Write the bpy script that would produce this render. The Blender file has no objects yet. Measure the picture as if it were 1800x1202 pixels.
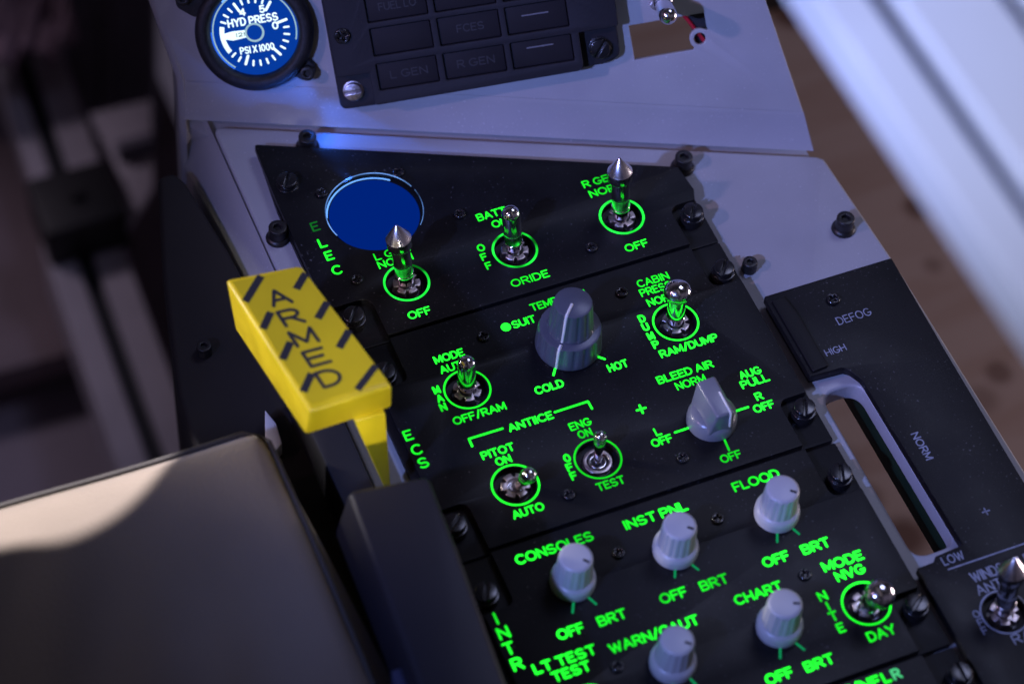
import bpy, bmesh, math, random
from mathutils import Vector, Matrix
from math import sin, cos, pi, radians, atan2, hypot, sqrt

random.seed(7)
MM = 0.001
scn = bpy.context.scene
col = scn.collection

# ------------------------------------------------------------------ camera
CAM_RIGHT = Vector((0.92219371, -0.38341644, 0.05050348))
CAM_DOWN = Vector((-0.28290963, -0.75788630, -0.58785244))
CAM_FWD = Vector((0.26366819, 0.52782592, -0.80739018))
CAM_LOC = Vector((-264.4586, -490.9023, 750.4842))          # millimetres
cam_d = bpy.data.cameras.new('camera')
cam = bpy.data.objects.new('camera', cam_d); col.objects.link(cam)
m = Matrix((CAM_RIGHT, -CAM_DOWN, -CAM_FWD)).transposed().to_4x4()
m.translation = CAM_LOC * MM
cam.matrix_world = m
cam_d.lens = 89.637; cam_d.sensor_width = 36.0
cam_d.clip_start = 0.02; cam_d.clip_end = 50
cam_d.dof.use_dof = True
cam_d.dof.focus_distance = (Vector((0, 22, 12)) - CAM_LOC).dot(CAM_FWD) * MM
cam_d.dof.aperture_fstop = 6.8
cam_d.dof.aperture_blades = 0
scn.camera = cam

# ------------------------------------------------------------------ world
w = bpy.data.worlds.new('World'); scn.world = w; w.use_nodes = True
nt = w.node_tree; nt.nodes.clear()
bg = nt.nodes.new('ShaderNodeBackground'); wo = nt.nodes.new('ShaderNodeOutputWorld')
tc = nt.nodes.new('ShaderNodeTexCoord'); nz = nt.nodes.new('ShaderNodeTexNoise'); cr = nt.nodes.new('ShaderNodeValToRGB')
nz.inputs['Scale'].default_value = 1.6; nz.inputs['Detail'].default_value = 2
cr.color_ramp.elements[0].position = .42; cr.color_ramp.elements[0].color = (.045, .040, .055, 1)
cr.color_ramp.elements[1].position = .70; cr.color_ramp.elements[1].color = (.36, .30, .46, 1)
nt.links.new(tc.outputs['Generated'], nz.inputs['Vector']); nt.links.new(nz.outputs['Fac'], cr.inputs['Fac'])
nt.links.new(cr.outputs['Color'], bg.inputs['Color']); nt.links.new(bg.outputs[0], wo.inputs[0])
bg.inputs['Strength'].default_value = 0.25

# ------------------------------------------------------------------ lamps
def lamp(name, kind, loc, aim, power, colour, **kw):
    d = bpy.data.lights.new(name, kind); d.energy = power; d.color = colour
    for k, v in kw.items(): setattr(d, k, v)
    o = bpy.data.objects.new(name, d); col.objects.link(o)
    o.location = Vector(loc) * MM
    o.rotation_euler = (Vector(aim) - Vector(loc)).to_track_quat('-Z', 'Y').to_euler()
    return o
lamp('blue_room_lamp', 'SPOT', (-800, -450, 760), (184, 64, 0), 47, (.25, .35, 1), spot_size=radians(25.5), spot_blend=.85, shadow_soft_size=.020)
lamp('warm_room_lamp', 'SPOT', (-880, 10, 700), (184, 50, 0), 9.5, (.88, .52, .80), spot_size=radians(23.5), spot_blend=.85, shadow_soft_size=.020)
lamp('overhead_lamp', 'AREA', (760, 330, 1500), (150, -100, 0), 5.2, (.55, .60, 1), size=.55)
lamp('window_beam', 'SPOT', (-200, 522, 891), (-200, 22, 25), 190, (.97, .92, 1), spot_size=radians(6.8), spot_blend=.10, shadow_soft_size=.003)
lamp('side_beam', 'SPOT', (-560, 300, 125), (-116, -10, 47), 12, (1, .93, .90), spot_size=radians(10), spot_blend=.5, shadow_soft_size=.02)
lamp('handle_fill', 'SPOT', (-200, -520, 300), (-97, -42, 43), 11, (1, .93, .90), spot_size=radians(5.4), spot_blend=.6, shadow_soft_size=.02)  # spot added to brighten the handle's front lip
lamp('rail_fill', 'SPOT', (-520, -110, 740), (20, -190, 330), 17, (.58, .66, 1), spot_size=radians(17), spot_blend=.4, shadow_soft_size=.06)  # extra spot added only to make the rail bright
lamp('plywood_fill', 'AREA', (950, -150, -70), (220, 30, -250), 3.6, (1, .82, .88), size=.3)  # invented area light that lifts the plywood

lamp('window_gauge_lamp', 'SPOT', (-47, 88, -.8), (-60, 132, 5), .22, (.03, .17, 1), spot_size=radians(38), spot_blend=.8, shadow_soft_size=.0012)
lamp('dial_gauge_lamp', 'SPOT', (-56.5, 133, 14.5), (-37, 108, -6), .085, (.03, .17, 1), spot_size=radians(62), spot_blend=.7, shadow_soft_size=.0012)
lamp('left_fill', 'SPOT', (-560, 1050, 300), (-92, 520, -560), 7.5, (.95, .80, 1), spot_size=radians(20), spot_blend=.7, shadow_soft_size=.08)  # made-up spot brightening the floor and bars at the left

scn.view_settings.view_transform = 'Standard'; scn.view_settings.look = 'None'
scn.view_settings.exposure = 0; scn.view_settings.gamma = 1
scn.render.engine = 'CYCLES'
scn.cycles.use_denoising = True
scn.cycles.max_bounces = 8
scn.cycles.sample_clamp_indirect = 4

# ------------------------------------------------------------------ materials
def mat(name, base, rough=.5, metal=0.0, var=.0, var_scale=40, bump=.0, bump_scale=400, rvar=.0, spec=.5, emit=None, estr=0, aniso=0, dust=0, dust_scale=900):
    m = bpy.data.materials.new(name); m.use_nodes = True
    n = m.node_tree.nodes; l = m.node_tree.links; p = n['Principled BSDF']
    p.inputs['Base Color'].default_value = (*base, 1); p.inputs['Roughness'].default_value = rough
    p.inputs['Metallic'].default_value = metal; p.inputs['Specular IOR Level'].default_value = spec
    if aniso: p.inputs['Anisotropic'].default_value = aniso
    if emit:
        p.inputs['Emission Color'].default_value = (*emit, 1); p.inputs['Emission Strength'].default_value = estr
    if var or rvar or bump:
        t = n.new('ShaderNodeTexCoord')
    if var or rvar:
        a = n.new('ShaderNodeTexNoise'); a.inputs['Scale'].default_value = var_scale; a.inputs['Detail'].default_value = 6
        l.new(t.outputs['Object'], a.inputs['Vector'])
    if var:
        r = n.new('ShaderNodeValToRGB')
        r.color_ramp.elements[0].position = .3; r.color_ramp.elements[1].position = .7
        r.color_ramp.elements[0].color = (*[c * (1 - var) for c in base], 1)
        r.color_ramp.elements[1].color = (*[min(1, c * (1 + var)) for c in base], 1)
        l.new(a.outputs['Fac'], r.inputs['Fac']); l.new(r.outputs['Color'], p.inputs['Base Color'])
    if dust:
        td = n.new('ShaderNodeTexCoord'); dn = n.new('ShaderNodeTexNoise'); dn.inputs['Scale'].default_value = dust_scale; dn.inputs['Detail'].default_value = 3
        dp_ = n.new('ShaderNodeTexNoise'); dp_.inputs['Scale'].default_value = 28; dp_.inputs['Detail'].default_value = 4
        da = n.new('ShaderNodeMath'); da.operation = 'MULTIPLY_ADD'; da.inputs[1].default_value = .22
        dm = n.new('ShaderNodeMapRange'); dm.inputs[1].default_value = .77; dm.inputs[2].default_value = .87; dm.inputs[3].default_value = 0; dm.inputs[4].default_value = 1
        mx = n.new('ShaderNodeMix'); mx.data_type = 'RGBA'; mx.inputs['B'].default_value = (dust, dust, dust * 1.05, 1); mx.inputs['A'].default_value = (*base, 1)
        l.new(td.outputs['Object'], dn.inputs['Vector']); l.new(td.outputs['Object'], dp_.inputs['Vector'])
        l.new(dp_.outputs['Fac'], da.inputs[0]); l.new(dn.outputs['Fac'], da.inputs[2]); l.new(da.outputs[0], dm.inputs[0]); l.new(dm.outputs[0], mx.inputs['Factor'])
        if p.inputs['Base Color'].links: l.new(p.inputs['Base Color'].links[0].from_socket, mx.inputs['A'])
        l.new(mx.outputs['Result'], p.inputs['Base Color'])
    if rvar:
        q = n.new('ShaderNodeMapRange'); q.inputs[1].default_value = .3; q.inputs[2].default_value = .7
        q.inputs[3].default_value = max(0, rough - rvar); q.inputs[4].default_value = min(1, rough + rvar)
        l.new(a.outputs['Fac'], q.inputs[0]); l.new(q.outputs[0], p.inputs['Roughness'])
    if bump:
        b = n.new('ShaderNodeBump'); b.inputs['Strength'].default_value = bump; b.inputs['Distance'].default_value = .0004
        c = n.new('ShaderNodeTexNoise'); c.inputs['Scale'].default_value = bump_scale; c.inputs['Detail'].default_value = 4
        l.new(t.outputs['Object'], c.inputs['Vector']); l.new(c.outputs['Fac'], b.inputs['Height']); l.new(b.outputs['Normal'], p.inputs['Normal'])
    return m

def glow(name, colour, strength, lo=None, scale=60):
    """A backlit marking; lo gives the uneven brightness of worn backlighting."""
    m = bpy.data.materials.new(name); m.use_nodes = True
    n = m.node_tree.nodes; l = m.node_tree.links; n.clear()
    e = n.new('ShaderNodeEmission'); o = n.new('ShaderNodeOutputMaterial'); l.new(e.outputs[0], o.inputs[0])
    e.inputs['Color'].default_value = (*colour, 1); e.inputs['Strength'].default_value = strength
    if lo is not None:
        t = n.new('ShaderNodeTexCoord'); a = n.new('ShaderNodeTexNoise'); a.inputs['Scale'].default_value = scale; a.inputs['Detail'].default_value = 1
        q = n.new('ShaderNodeMapRange'); q.inputs[1].default_value = .36; q.inputs[2].default_value = .60
        q.inputs[3].default_value = lo; q.inputs[4].default_value = strength
        l.new(t.outputs['Object'], a.inputs['Vector']); l.new(a.outputs['Fac'], q.inputs[0]); l.new(q.outputs[0], e.inputs['Strength'])
    return m

M = dict(
    paint=mat('grey_paint', (.40, .40, .42), .36, var=.06, var_scale=30, bump=.14, bump_scale=900, rvar=.08, dust=.62, dust_scale=1100),
    black=mat('black_panel_plastic', (.0075, .0075, .0085), .42, var=.2, var_scale=60, bump=.16, bump_scale=1600, rvar=.05, spec=.25, dust=.10),
    subblack=mat('black_anodised_plate', (.006, .006, .007), .5, bump=.15, bump_scale=1000, spec=.3),
    bezel=mat('black_crackle_enamel', (.012, .011, .014), .55, var=.5, var_scale=500, bump=.5, bump_scale=1500),
    annun=mat('dark_moulded_plastic', (.020, .019, .024), .62, var=.15, bump=.25, bump_scale=900, spec=.25),
    window=mat('smoked_window', (.016, .014, .017), .65, var=.2, spec=.2),
    faint=mat('faint_grey_legend', (.025, .024, .028), .6),
    dash=mat('grey_dash', (.16, .16, .18), .6),
    screw=mat('black_oxide_steel', (.012, .012, .013), .24, metal=0, rvar=.08, var_scale=300, spec=.7),
    capscrew=mat('black_cap_screw', (.012, .011, .011), .42, spec=.5, bump=.1),
    bright_screw=mat('worn_screw', (.55, .50, .52), .32, metal=1, var=.3, var_scale=900, bump=.3, bump_scale=900),
    chrome=mat('chrome', (.80, .79, .80), .14, metal=1, rvar=.08, var_scale=250),
    brushed=mat('turned_steel', (.74, .72, .74), .24, metal=1, aniso=.6, bump=.05, bump_scale=700),
    nickel=mat('dull_nickel', (.62, .54, .53), .36, metal=1, var=.2, var_scale=400, bump=.2, bump_scale=800),
    knob=mat('grey_knob_plastic', (.52, .52, .54), .36, var=.06, bump=.08, bump_scale=900),
    tempknob=mat('blue_grey_knob_plastic', (.085, .095, .125), .32, var=.1, bump=.06, bump_scale=900),
    wedge=mat('mid_grey_knob_plastic', (.20, .21, .24), .28, var=.06, bump=.05, bump_scale=900),
    pointer=mat('white_pointer_paint', (.75, .75, .72), .5),
    mark=mat('black_pointer_mark', (.01, .01, .014), .5),
    pale=mat('pale_engraved_lettering', (.30, .33, .42), .6, var=.25, var_scale=300),
    yellow=mat('yellow_paint', (.70, .53, .010), .40, var=.13, var_scale=60, bump=.08, bump_scale=600, rvar=.05),
    decal=mat('yellow_decal', (.60, .46, .003), .5, var=.06, var_scale=50),
    ink=mat('black_stripe_ink', (.014, .014, .02), .55),
    alu=mat('pale_aluminium', (.80, .80, .82), .48, metal=0, var=.05, var_scale=20, rvar=.1, bump=.06),
    aludark=mat('grey_aluminium', (.42, .38, .43), .45, metal=0, var=.08, var_scale=30),
    slot=mat('dark_slot', (.010, .010, .016), .6),
    slotblue=mat('shaded_slot', (.03, .06, .22), .5),  # blue shade of the rail's grooves put into the colour
    bracket=mat('black_bracket', (.007, .006, .008), .5),
    darkboard=mat('dark_painted_board', (.13, .12, .16), .6, var=.1),
    blackwall=mat('black_side_panel', (.010, .007, .007), .7, var=.3, var_scale=20, bump=.1),
    greenblack=mat('unlit_green_wall', (.006, .022, .009), .55, var=.2),
    navy=mat('dark_navy_leather', (.012, .011, .016), .5, var=.15, var_scale=25, bump=.15, bump_scale=500),
    pink=mat('pinkish_cloth', (.26, .17, .21), .8, var=.3, var_scale=12),
    red=mat('red_wire', (.45, .01, .03), .35),
    floorboard=mat('brown_board', (.22, .165, .18), .6, var=.2, var_scale=8),
    floor=mat('dark_floor', (.26, .22, .27), .6, var=.3, var_scale=5),
    green=glow('green_backlight', (.013, 1, .028), 2.7, lo=.75, scale=22),
    greenring=glow('green_ring_backlight', (.015, 1, .06), 1.9, lo=.16, scale=95),
    greendim=glow('dim_green_backlight', (.01, .62, .22), .42),
    greenfaint=glow('faint_green_backlight', (.02, .5, .06), .28),
    mint=glow('fading_mint_backlight', (.10, .85, .32), .75),
    bluewin=glow('blue_window_glow', (.000, .015, .18), 1.1),
    bluedial=glow('blue_dial_glow', (.002, .045, .36), .95),
    bluecore=glow('blue_rim_light', (.03, .17, 1), 1.0),
    bluelamp=glow('blue_lamp', (.14, .38, 1), 1.6),
    bluerim=glow('lit_rim_glow', (.18, .40, 1), 1.3, lo=.25, scale=70),
    dialwhite=glow('white_dial_marking', (.74, .95, 1), 1.35),
    dialrim=glow('dial_rim_line', (.45, .72, .85), .75),
)

# plywood with knots and grain bands
def plywood():
    m = bpy.data.materials.new('plywood'); m.use_nodes = True
    n = m.node_tree.nodes; l = m.node_tree.links; p = n['Principled BSDF']; p.inputs['Roughness'].default_value = .7
    t = n.new('ShaderNodeTexCoord'); mp = n.new('ShaderNodeMapping'); mp.inputs['Scale'].default_value = (4, 26, 4); mp.inputs['Rotation'].default_value = (0, 0, radians(-24))
    a = n.new('ShaderNodeTexNoise'); a.inputs['Scale'].default_value = 1.5; a.inputs['Detail'].default_value = 5; a.inputs['Distortion'].default_value = .8
    r = n.new('ShaderNodeValToRGB')
    r.color_ramp.elements[0].position = .25; r.color_ramp.elements[0].color = (.23, .135, .09, 1)
    r.color_ramp.elements[1].position = .55; r.color_ramp.elements[1].color = (.30, .21, .165, 1)
    l.new(t.outputs['Object'], mp.inputs['Vector']); l.new(mp.outputs[0], a.inputs['Vector']); l.new(a.outputs['Fac'], r.inputs['Fac'])
    prev = r.outputs['Color']
    knots = [(290, 169, 9, .9), (279, 133, 6, .5), (278, 63, 8, .75), (288, 313, 13, 1), (183, 22, 10, .75), (190, -4, 13, 1), (176, 45, 16, .45), (262, 52, 10, .5), (300, 40, 14, .6)]
    for (x, y, s, k) in knots:
        d = n.new('ShaderNodeVectorMath'); d.operation = 'DISTANCE'; d.inputs[1].default_value = (x * MM, y * MM, 0)
        l.new(t.outputs['Object'], d.inputs[0])
        q = n.new('ShaderNodeMapRange'); q.interpolation_type = 'SMOOTHSTEP'
        q.inputs[1].default_value = s * .35 * MM; q.inputs[2].default_value = s * 1.3 * MM; q.inputs[3].default_value = k; q.inputs[4].default_value = 0
        l.new(d.outputs['Value'], q.inputs[0])
        mx = n.new('ShaderNodeMix'); mx.data_type = 'RGBA'; mx.inputs['B'].default_value = (.09, .035, .016, 1)
        l.new(q.outputs[0], mx.inputs['Factor']); l.new(prev, mx.inputs['A']); prev = mx.outputs['Result']
    l.new(prev, p.inputs['Base Color'])
    return m
M['plywood'] = plywood()

def fabric():
    m = mat('olive_canvas', (.155, .122, .090), .85, var=.12, var_scale=14)
    n = m.node_tree.nodes; l = m.node_tree.links; p = n['Principled BSDF']
    t = n.new('ShaderNodeTexCoord'); wv = n.new('ShaderNodeTexNoise'); wv.inputs['Scale'].default_value = 900; wv.inputs['Detail'].default_value = 2
    b = n.new('ShaderNodeBump'); b.inputs['Strength'].default_value = .5; b.inputs['Distance'].default_value = .0005
    l.new(t.outputs['Object'], wv.inputs['Vector']); l.new(wv.outputs['Fac'], b.inputs['Height']); l.new(b.outputs['Normal'], p.inputs['Normal'])
    p.inputs['Sheen Weight'].default_value = .2
    return m
M['fabric'] = fabric()

# ------------------------------------------------------------------ frames and builders
class Frame:
    """A right-handed set of axes in millimetres that a panel or instrument is built in."""
    def __init__(s, o, x, y, z): s.o, s.x, s.y, s.z = Vector(o), Vector(x), Vector(y), Vector(z)
    def matrix(s, loc=(0, 0, 0), turn=0.0):
        r = Matrix((s.x, s.y, s.z)).transposed().to_4x4()
        p = s.o + s.x * loc[0] + s.y * loc[1] + s.z * loc[2]
        r.translation = p * MM
        return r @ Matrix.Rotation(turn, 4, 'Z')
CONSOLE = Frame((0, 0, 0), (1, 0, 0), (0, 1, 0), (0, 0, 1))
_o = Vector((-92.5998, 151.5743, 6.9509)); _x = Vector((.914615, -.404326, 0)); _y = Vector((.227974, .515693, .825886)); _z = Vector((-.333928, -.755368, .563837))
FOLD = Frame(_o, _x, _y, _z)                                  # along the fold of the instrument panel
_a = radians(12.0442)
GAUGE = Frame(_o, _x * cos(_a) + _y * sin(_a), _y * cos(_a) - _x * sin(_a), _z)   # same plane, level with its instruments

def thing(name, label, cat, frame=CONSOLE, loc=(0, 0, 0), turn=0.0, group=None):
    o = bpy.data.objects.new(name, None); col.objects.link(o)
    o.empty_display_size = .01
    o.matrix_world = frame.matrix(loc, turn)
    o['label'] = label; o['category'] = cat
    if group: o['group'] = group
    return o

def tag(o, label, cat, group=None):
    o['label'] = label; o['category'] = cat
    if group: o['group'] = group
    return o

def link(name, me, parent=None, mats=(), label=None, loc=None):
    o = bpy.data.objects.new(name, me); col.objects.link(o)
    for k in mats:
        if me.materials.find(k.name) < 0: me.materials.append(k)
    if parent: o.parent = parent
    if loc is not None: o.location = Vector(loc) * MM
    if label: o['label'] = label
    return o

def mesh(name, verts, faces, smooth=False, sharp=35):
    me = bpy.data.meshes.new(name)
    me.from_pydata([Vector(v) * MM for v in verts], [], faces)
    me.validate()
    bm = bmesh.new(); bm.from_mesh(me)
    bmesh.ops.remove_doubles(bm, verts=bm.verts, dist=1e-7)
    bmesh.ops.recalc_face_normals(bm, faces=bm.faces)
    bm.to_mesh(me); bm.free()
    if smooth: shade(me, sharp)
    return me

def shade(me, sharp=35):
    for p in me.polygons: p.use_smooth = True
    me.set_sharp_from_angle(angle=radians(sharp))

def poly_round(pts, r, n=5):
    """Rounds the corners of a polygon; r is one radius or one per corner."""
    out = []; N = len(pts)
    rs = r if isinstance(r, (list, tuple)) else [r] * N
    for i in range(N):
        p = Vector(pts[i]).to_2d(); a = Vector(pts[i - 1]).to_2d(); b = Vector(pts[(i + 1) % N]).to_2d()
        if rs[i] <= 0: out.append(p); continue
        u = (a - p); v = (b - p); lu, lv = u.length, v.length; u.normalize(); v.normalize()
        ang = u.angle(v); d = min(rs[i] / math.tan(ang / 2), lu * .48, lv * .48)
        p0 = p + u * d; p1 = p + v * d
        for k in range(n + 1):
            t = k / n
            out.append(p0 * (1 - t) ** 2 + p * 2 * t * (1 - t) + p1 * t * t)
    return out

def circle(cx, cy, r, n=40, a0=0.0):
    return [Vector((cx + r * cos(a0 + 2 * pi * k / n), cy + r * sin(a0 + 2 * pi * k / n))) for k in range(n)]

def plate_mesh(name, outline, z0, z1, holes=(), bevel=.4, res=2):
    """A flat plate with holes through it and softly bevelled edges."""
    cu = bpy.data.curves.new(name, 'CURVE'); cu.dimensions = '2D'; cu.fill_mode = 'BOTH'
    h = (z1 - z0) / 2; bevel = min(bevel, h * .9)
    cu.extrude = max(0, h - bevel) * MM; cu.bevel_depth = bevel * MM; cu.bevel_resolution = res; cu.offset = -bevel * MM
    for pts in [outline, *holes]:
        s = cu.splines.new('POLY'); s.points.add(len(pts) - 1); s.use_cyclic_u = True
        for q, p in zip(s.points, pts): q.co = (p[0] * MM, p[1] * MM, 0, 1)
    t = bpy.data.objects.new('temporary', cu); col.objects.link(t)
    bpy.context.view_layer.update()
    me = bpy.data.meshes.new_from_object(t.evaluated_get(bpy.context.evaluated_depsgraph_get()))
    bpy.data.objects.remove(t); bpy.data.curves.remove(cu)
    me.name = name
    me.transform(Matrix.Translation((0, 0, (z0 + z1) / 2 * MM)))
    bm = bmesh.new(); bm.from_mesh(me); bmesh.ops.remove_doubles(bm, verts=bm.verts, dist=2e-6); bm.to_mesh(me); bm.free()
    shade(me, 40)
    me.materials.clear()
    return me

def lathe_mesh(name, prof, n=48, flute=None, sharp=35):
    """prof: (r, z) from the bottom up; flute=(count, depth, zmin, zmax) scallops the wall."""
    vs = []; fs = []
    for (r, z) in prof:
        for k in range(n):
            a = 2 * pi * k / n; rr = r
            if flute and flute[2] <= z <= flute[3]:
                rr = r - flute[1] * (.5 + .5 * cos(a * flute[0])) ** 3
            vs.append((rr * cos(a), rr * sin(a), z))
    for i in range(len(prof) - 1):
        for k in range(n):
            fs.append((i * n + k, i * n + (k + 1) % n, (i + 1) * n + (k + 1) % n, (i + 1) * n + k))
    fs.append(tuple(range(n - 1, -1, -1))); fs.append(tuple((len(prof) - 1) * n + k for k in range(n)))
    return mesh(name, vs, fs, True, sharp)

def box_mesh(name, lo, hi, bevel=.0):
    bm = bmesh.new(); bmesh.ops.create_cube(bm, size=1)
    for v in bm.verts: v.co = Vector(((lo[i] + hi[i]) / 2 + v.co[i] * (hi[i] - lo[i]) for i in range(3))) * MM
    if bevel: bmesh.ops.bevel(bm, geom=bm.edges[:], offset=bevel * MM, segments=2, affect='EDGES', profile=.6)
    me = bpy.data.meshes.new(name); bm.to_mesh(me); bm.free()
    if bevel: shade(me, 50)
    return me

def hull_mesh(name, top, bottom, bevel=0, seg=3):
    """A solid between two polygons with the same number of corners."""
    n = len(top); vs = list(top) + list(bottom)
    fs = [tuple(range(n)), tuple(range(2 * n - 1, n - 1, -1))] + [(k, k + n, (k + 1) % n + n, (k + 1) % n) for k in range(n)]
    me = mesh(name, vs, fs)
    if bevel:
        bm = bmesh.new(); bm.from_mesh(me)
        bmesh.ops.bevel(bm, geom=bm.edges[:], offset=bevel * MM, segments=seg, affect='EDGES', profile=.5, clamp_overlap=True)
        bm.to_mesh(me); bm.free(); shade(me, 50)
    return me

def tube_mesh(name, pts, r, n=10):
    vs = []; fs = []; P = [Vector(p) for p in pts]
    for i, p in enumerate(P):
        d = (P[min(i + 1, len(P) - 1)] - P[max(i - 1, 0)]).normalized()
        a = d.orthogonal().normalized() if i == 0 else (a - d * a.dot(d)).normalized()
        b = d.cross(a)
        for k in range(n): vs.append(p + (a * cos(2 * pi * k / n) + b * sin(2 * pi * k / n)) * r)
    for i in range(len(P) - 1):
        for k in range(n): fs.append((i * n + k, i * n + (k + 1) % n, (i + 1) * n + (k + 1) % n, (i + 1) * n + k))
    fs.append(tuple(range(n - 1, -1, -1))); fs.append(tuple((len(P) - 1) * n + k for k in range(n)))
    return mesh(name, vs, fs, True, 60)

# ------------------------------------------------------------------ engraved single-stroke lettering
def arc(cx, cy, rx, ry, a0, a1, n=14):
    return [(cx + rx * cos(radians(a0 + (a1 - a0) * k / n)), cy + ry * sin(radians(a0 + (a1 - a0) * k / n))) for k in range(n + 1)]
S_CURVE = arc(.36, .74, .33, .26, 35, 270, 14)[:-1] + arc(.36, .25, .36, .25, 90, -150, 14)
GLYPH = {
    'A': (.80, [[(0, 0), (.4, 1)], [(.4, 1), (.8, 0)], [(.14, .33), (.66, .33)]]),
    'B': (.70, [[(0, 0), (0, 1)], [(0, 1)] + arc(.40, .76, .25, .24, 90, -90) + [(0, .52)], [(0, .52)] + arc(.42, .26, .28, .26, 90, -90) + [(0, 0)]]),
    'C': (.78, [arc(.44, .5, .44, .5, 48, 312, 22)]),
    'D': (.74, [[(0, 0), (0, 1)], [(0, 1)] + arc(.28, .5, .46, .5, 90, -90, 18) + [(0, 0)]]),
    'E': (.60, [[(0, 0), (0, 1)], [(0, 1), (.6, 1)], [(0, .52), (.5, .52)], [(0, 0), (.6, 0)]]),
    'F': (.58, [[(0, 0), (0, 1)], [(0, 1), (.58, 1)], [(0, .5), (.5, .5)]]),
    'G': (.84, [arc(.44, .5, .44, .5, 48, 350, 24), [(.86, .42), (.50, .42)]]),
    'H': (.72, [[(0, 0), (0, 1)], [(.72, 0), (.72, 1)], [(0, .5), (.72, .5)]]),
    'I': (.04, [[(.02, 0), (.02, 1)]]),
    'K': (.68, [[(0, 0), (0, 1)], [(.66, 1), (0, .40)], [(.22, .6), (.68, 0)]]),
    'L': (.56, [[(0, 1), (0, 0)], [(0, 0), (.56, 0)]]),
    'M': (.86, [[(0, 0), (0, 1)], [(0, 1), (.43, .15)], [(.43, .15), (.86, 1)], [(.86, 1), (.86, 0)]]),
    'N': (.74, [[(0, 0), (0, 1)], [(0, 1), (.74, 0)], [(.74, 0), (.74, 1)]]),
    'O': (.90, [arc(.45, .5, .45, .5, 0, 360, 30)]),
    'P': (.66, [[(0, 0), (0, 1)], [(0, 1)] + arc(.38, .73, .28, .27, 90, -90) + [(0, .46)]]),
    'R': (.70, [[(0, 0), (0, 1)], [(0, 1)] + arc(.40, .74, .27, .26, 90, -90) + [(0, .48)], [(.34, .48), (.70, 0)]]),
    'S': (.72, [S_CURVE]),
    'T': (.70, [[(0, 1), (.70, 1)], [(.35, 1), (.35, 0)]]),
    'U': (.72, [[(0, 1)] + arc(.36, .36, .36, .36, 180, 360, 16) + [(.72, 1)]]),
    'V': (.78, [[(0, 1), (.39, 0)], [(.39, 0), (.78, 1)]]),
    'W': (1.06, [[(0, 1), (.27, 0)], [(.27, 0), (.53, .9)], [(.53, .9), (.79, 0)], [(.79, 0), (1.06, 1)]]),
    'X': (.72, [[(0, 0), (.72, 1)], [(0, 1), (.72, 0)]]),
    'Y': (.76, [[(0, 1), (.38, .46)], [(.76, 1), (.38, .46)], [(.38, .46), (.38, 0)]]),
    '/': (.46, [[(0, -.06), (.46, 1.06)]]),
    '0': (.66, [arc(.33, .5, .33, .5, 0, 360, 26)]),
    '1': (.06, [[(.03, 0), (.03, 1)]]),
    '2': (.62, [arc(.31, .70, .30, .30, 165, -35, 14) + [(0, 0)], [(0, 0), (.62, 0)]]),
    '4': (.70, [[(.52, 0), (.52, 1)], [(.52, 1), (0, .30)], [(0, .30), (.70, .30)]]),
    '5': (.62, [[(.58, 1), (.08, 1)], [(.08, 1), (.04, .56)], arc(.29, .31, .33, .31, 140, -150, 16)]),
    ' ': (.08, []),
}
GAP = .26

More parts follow.
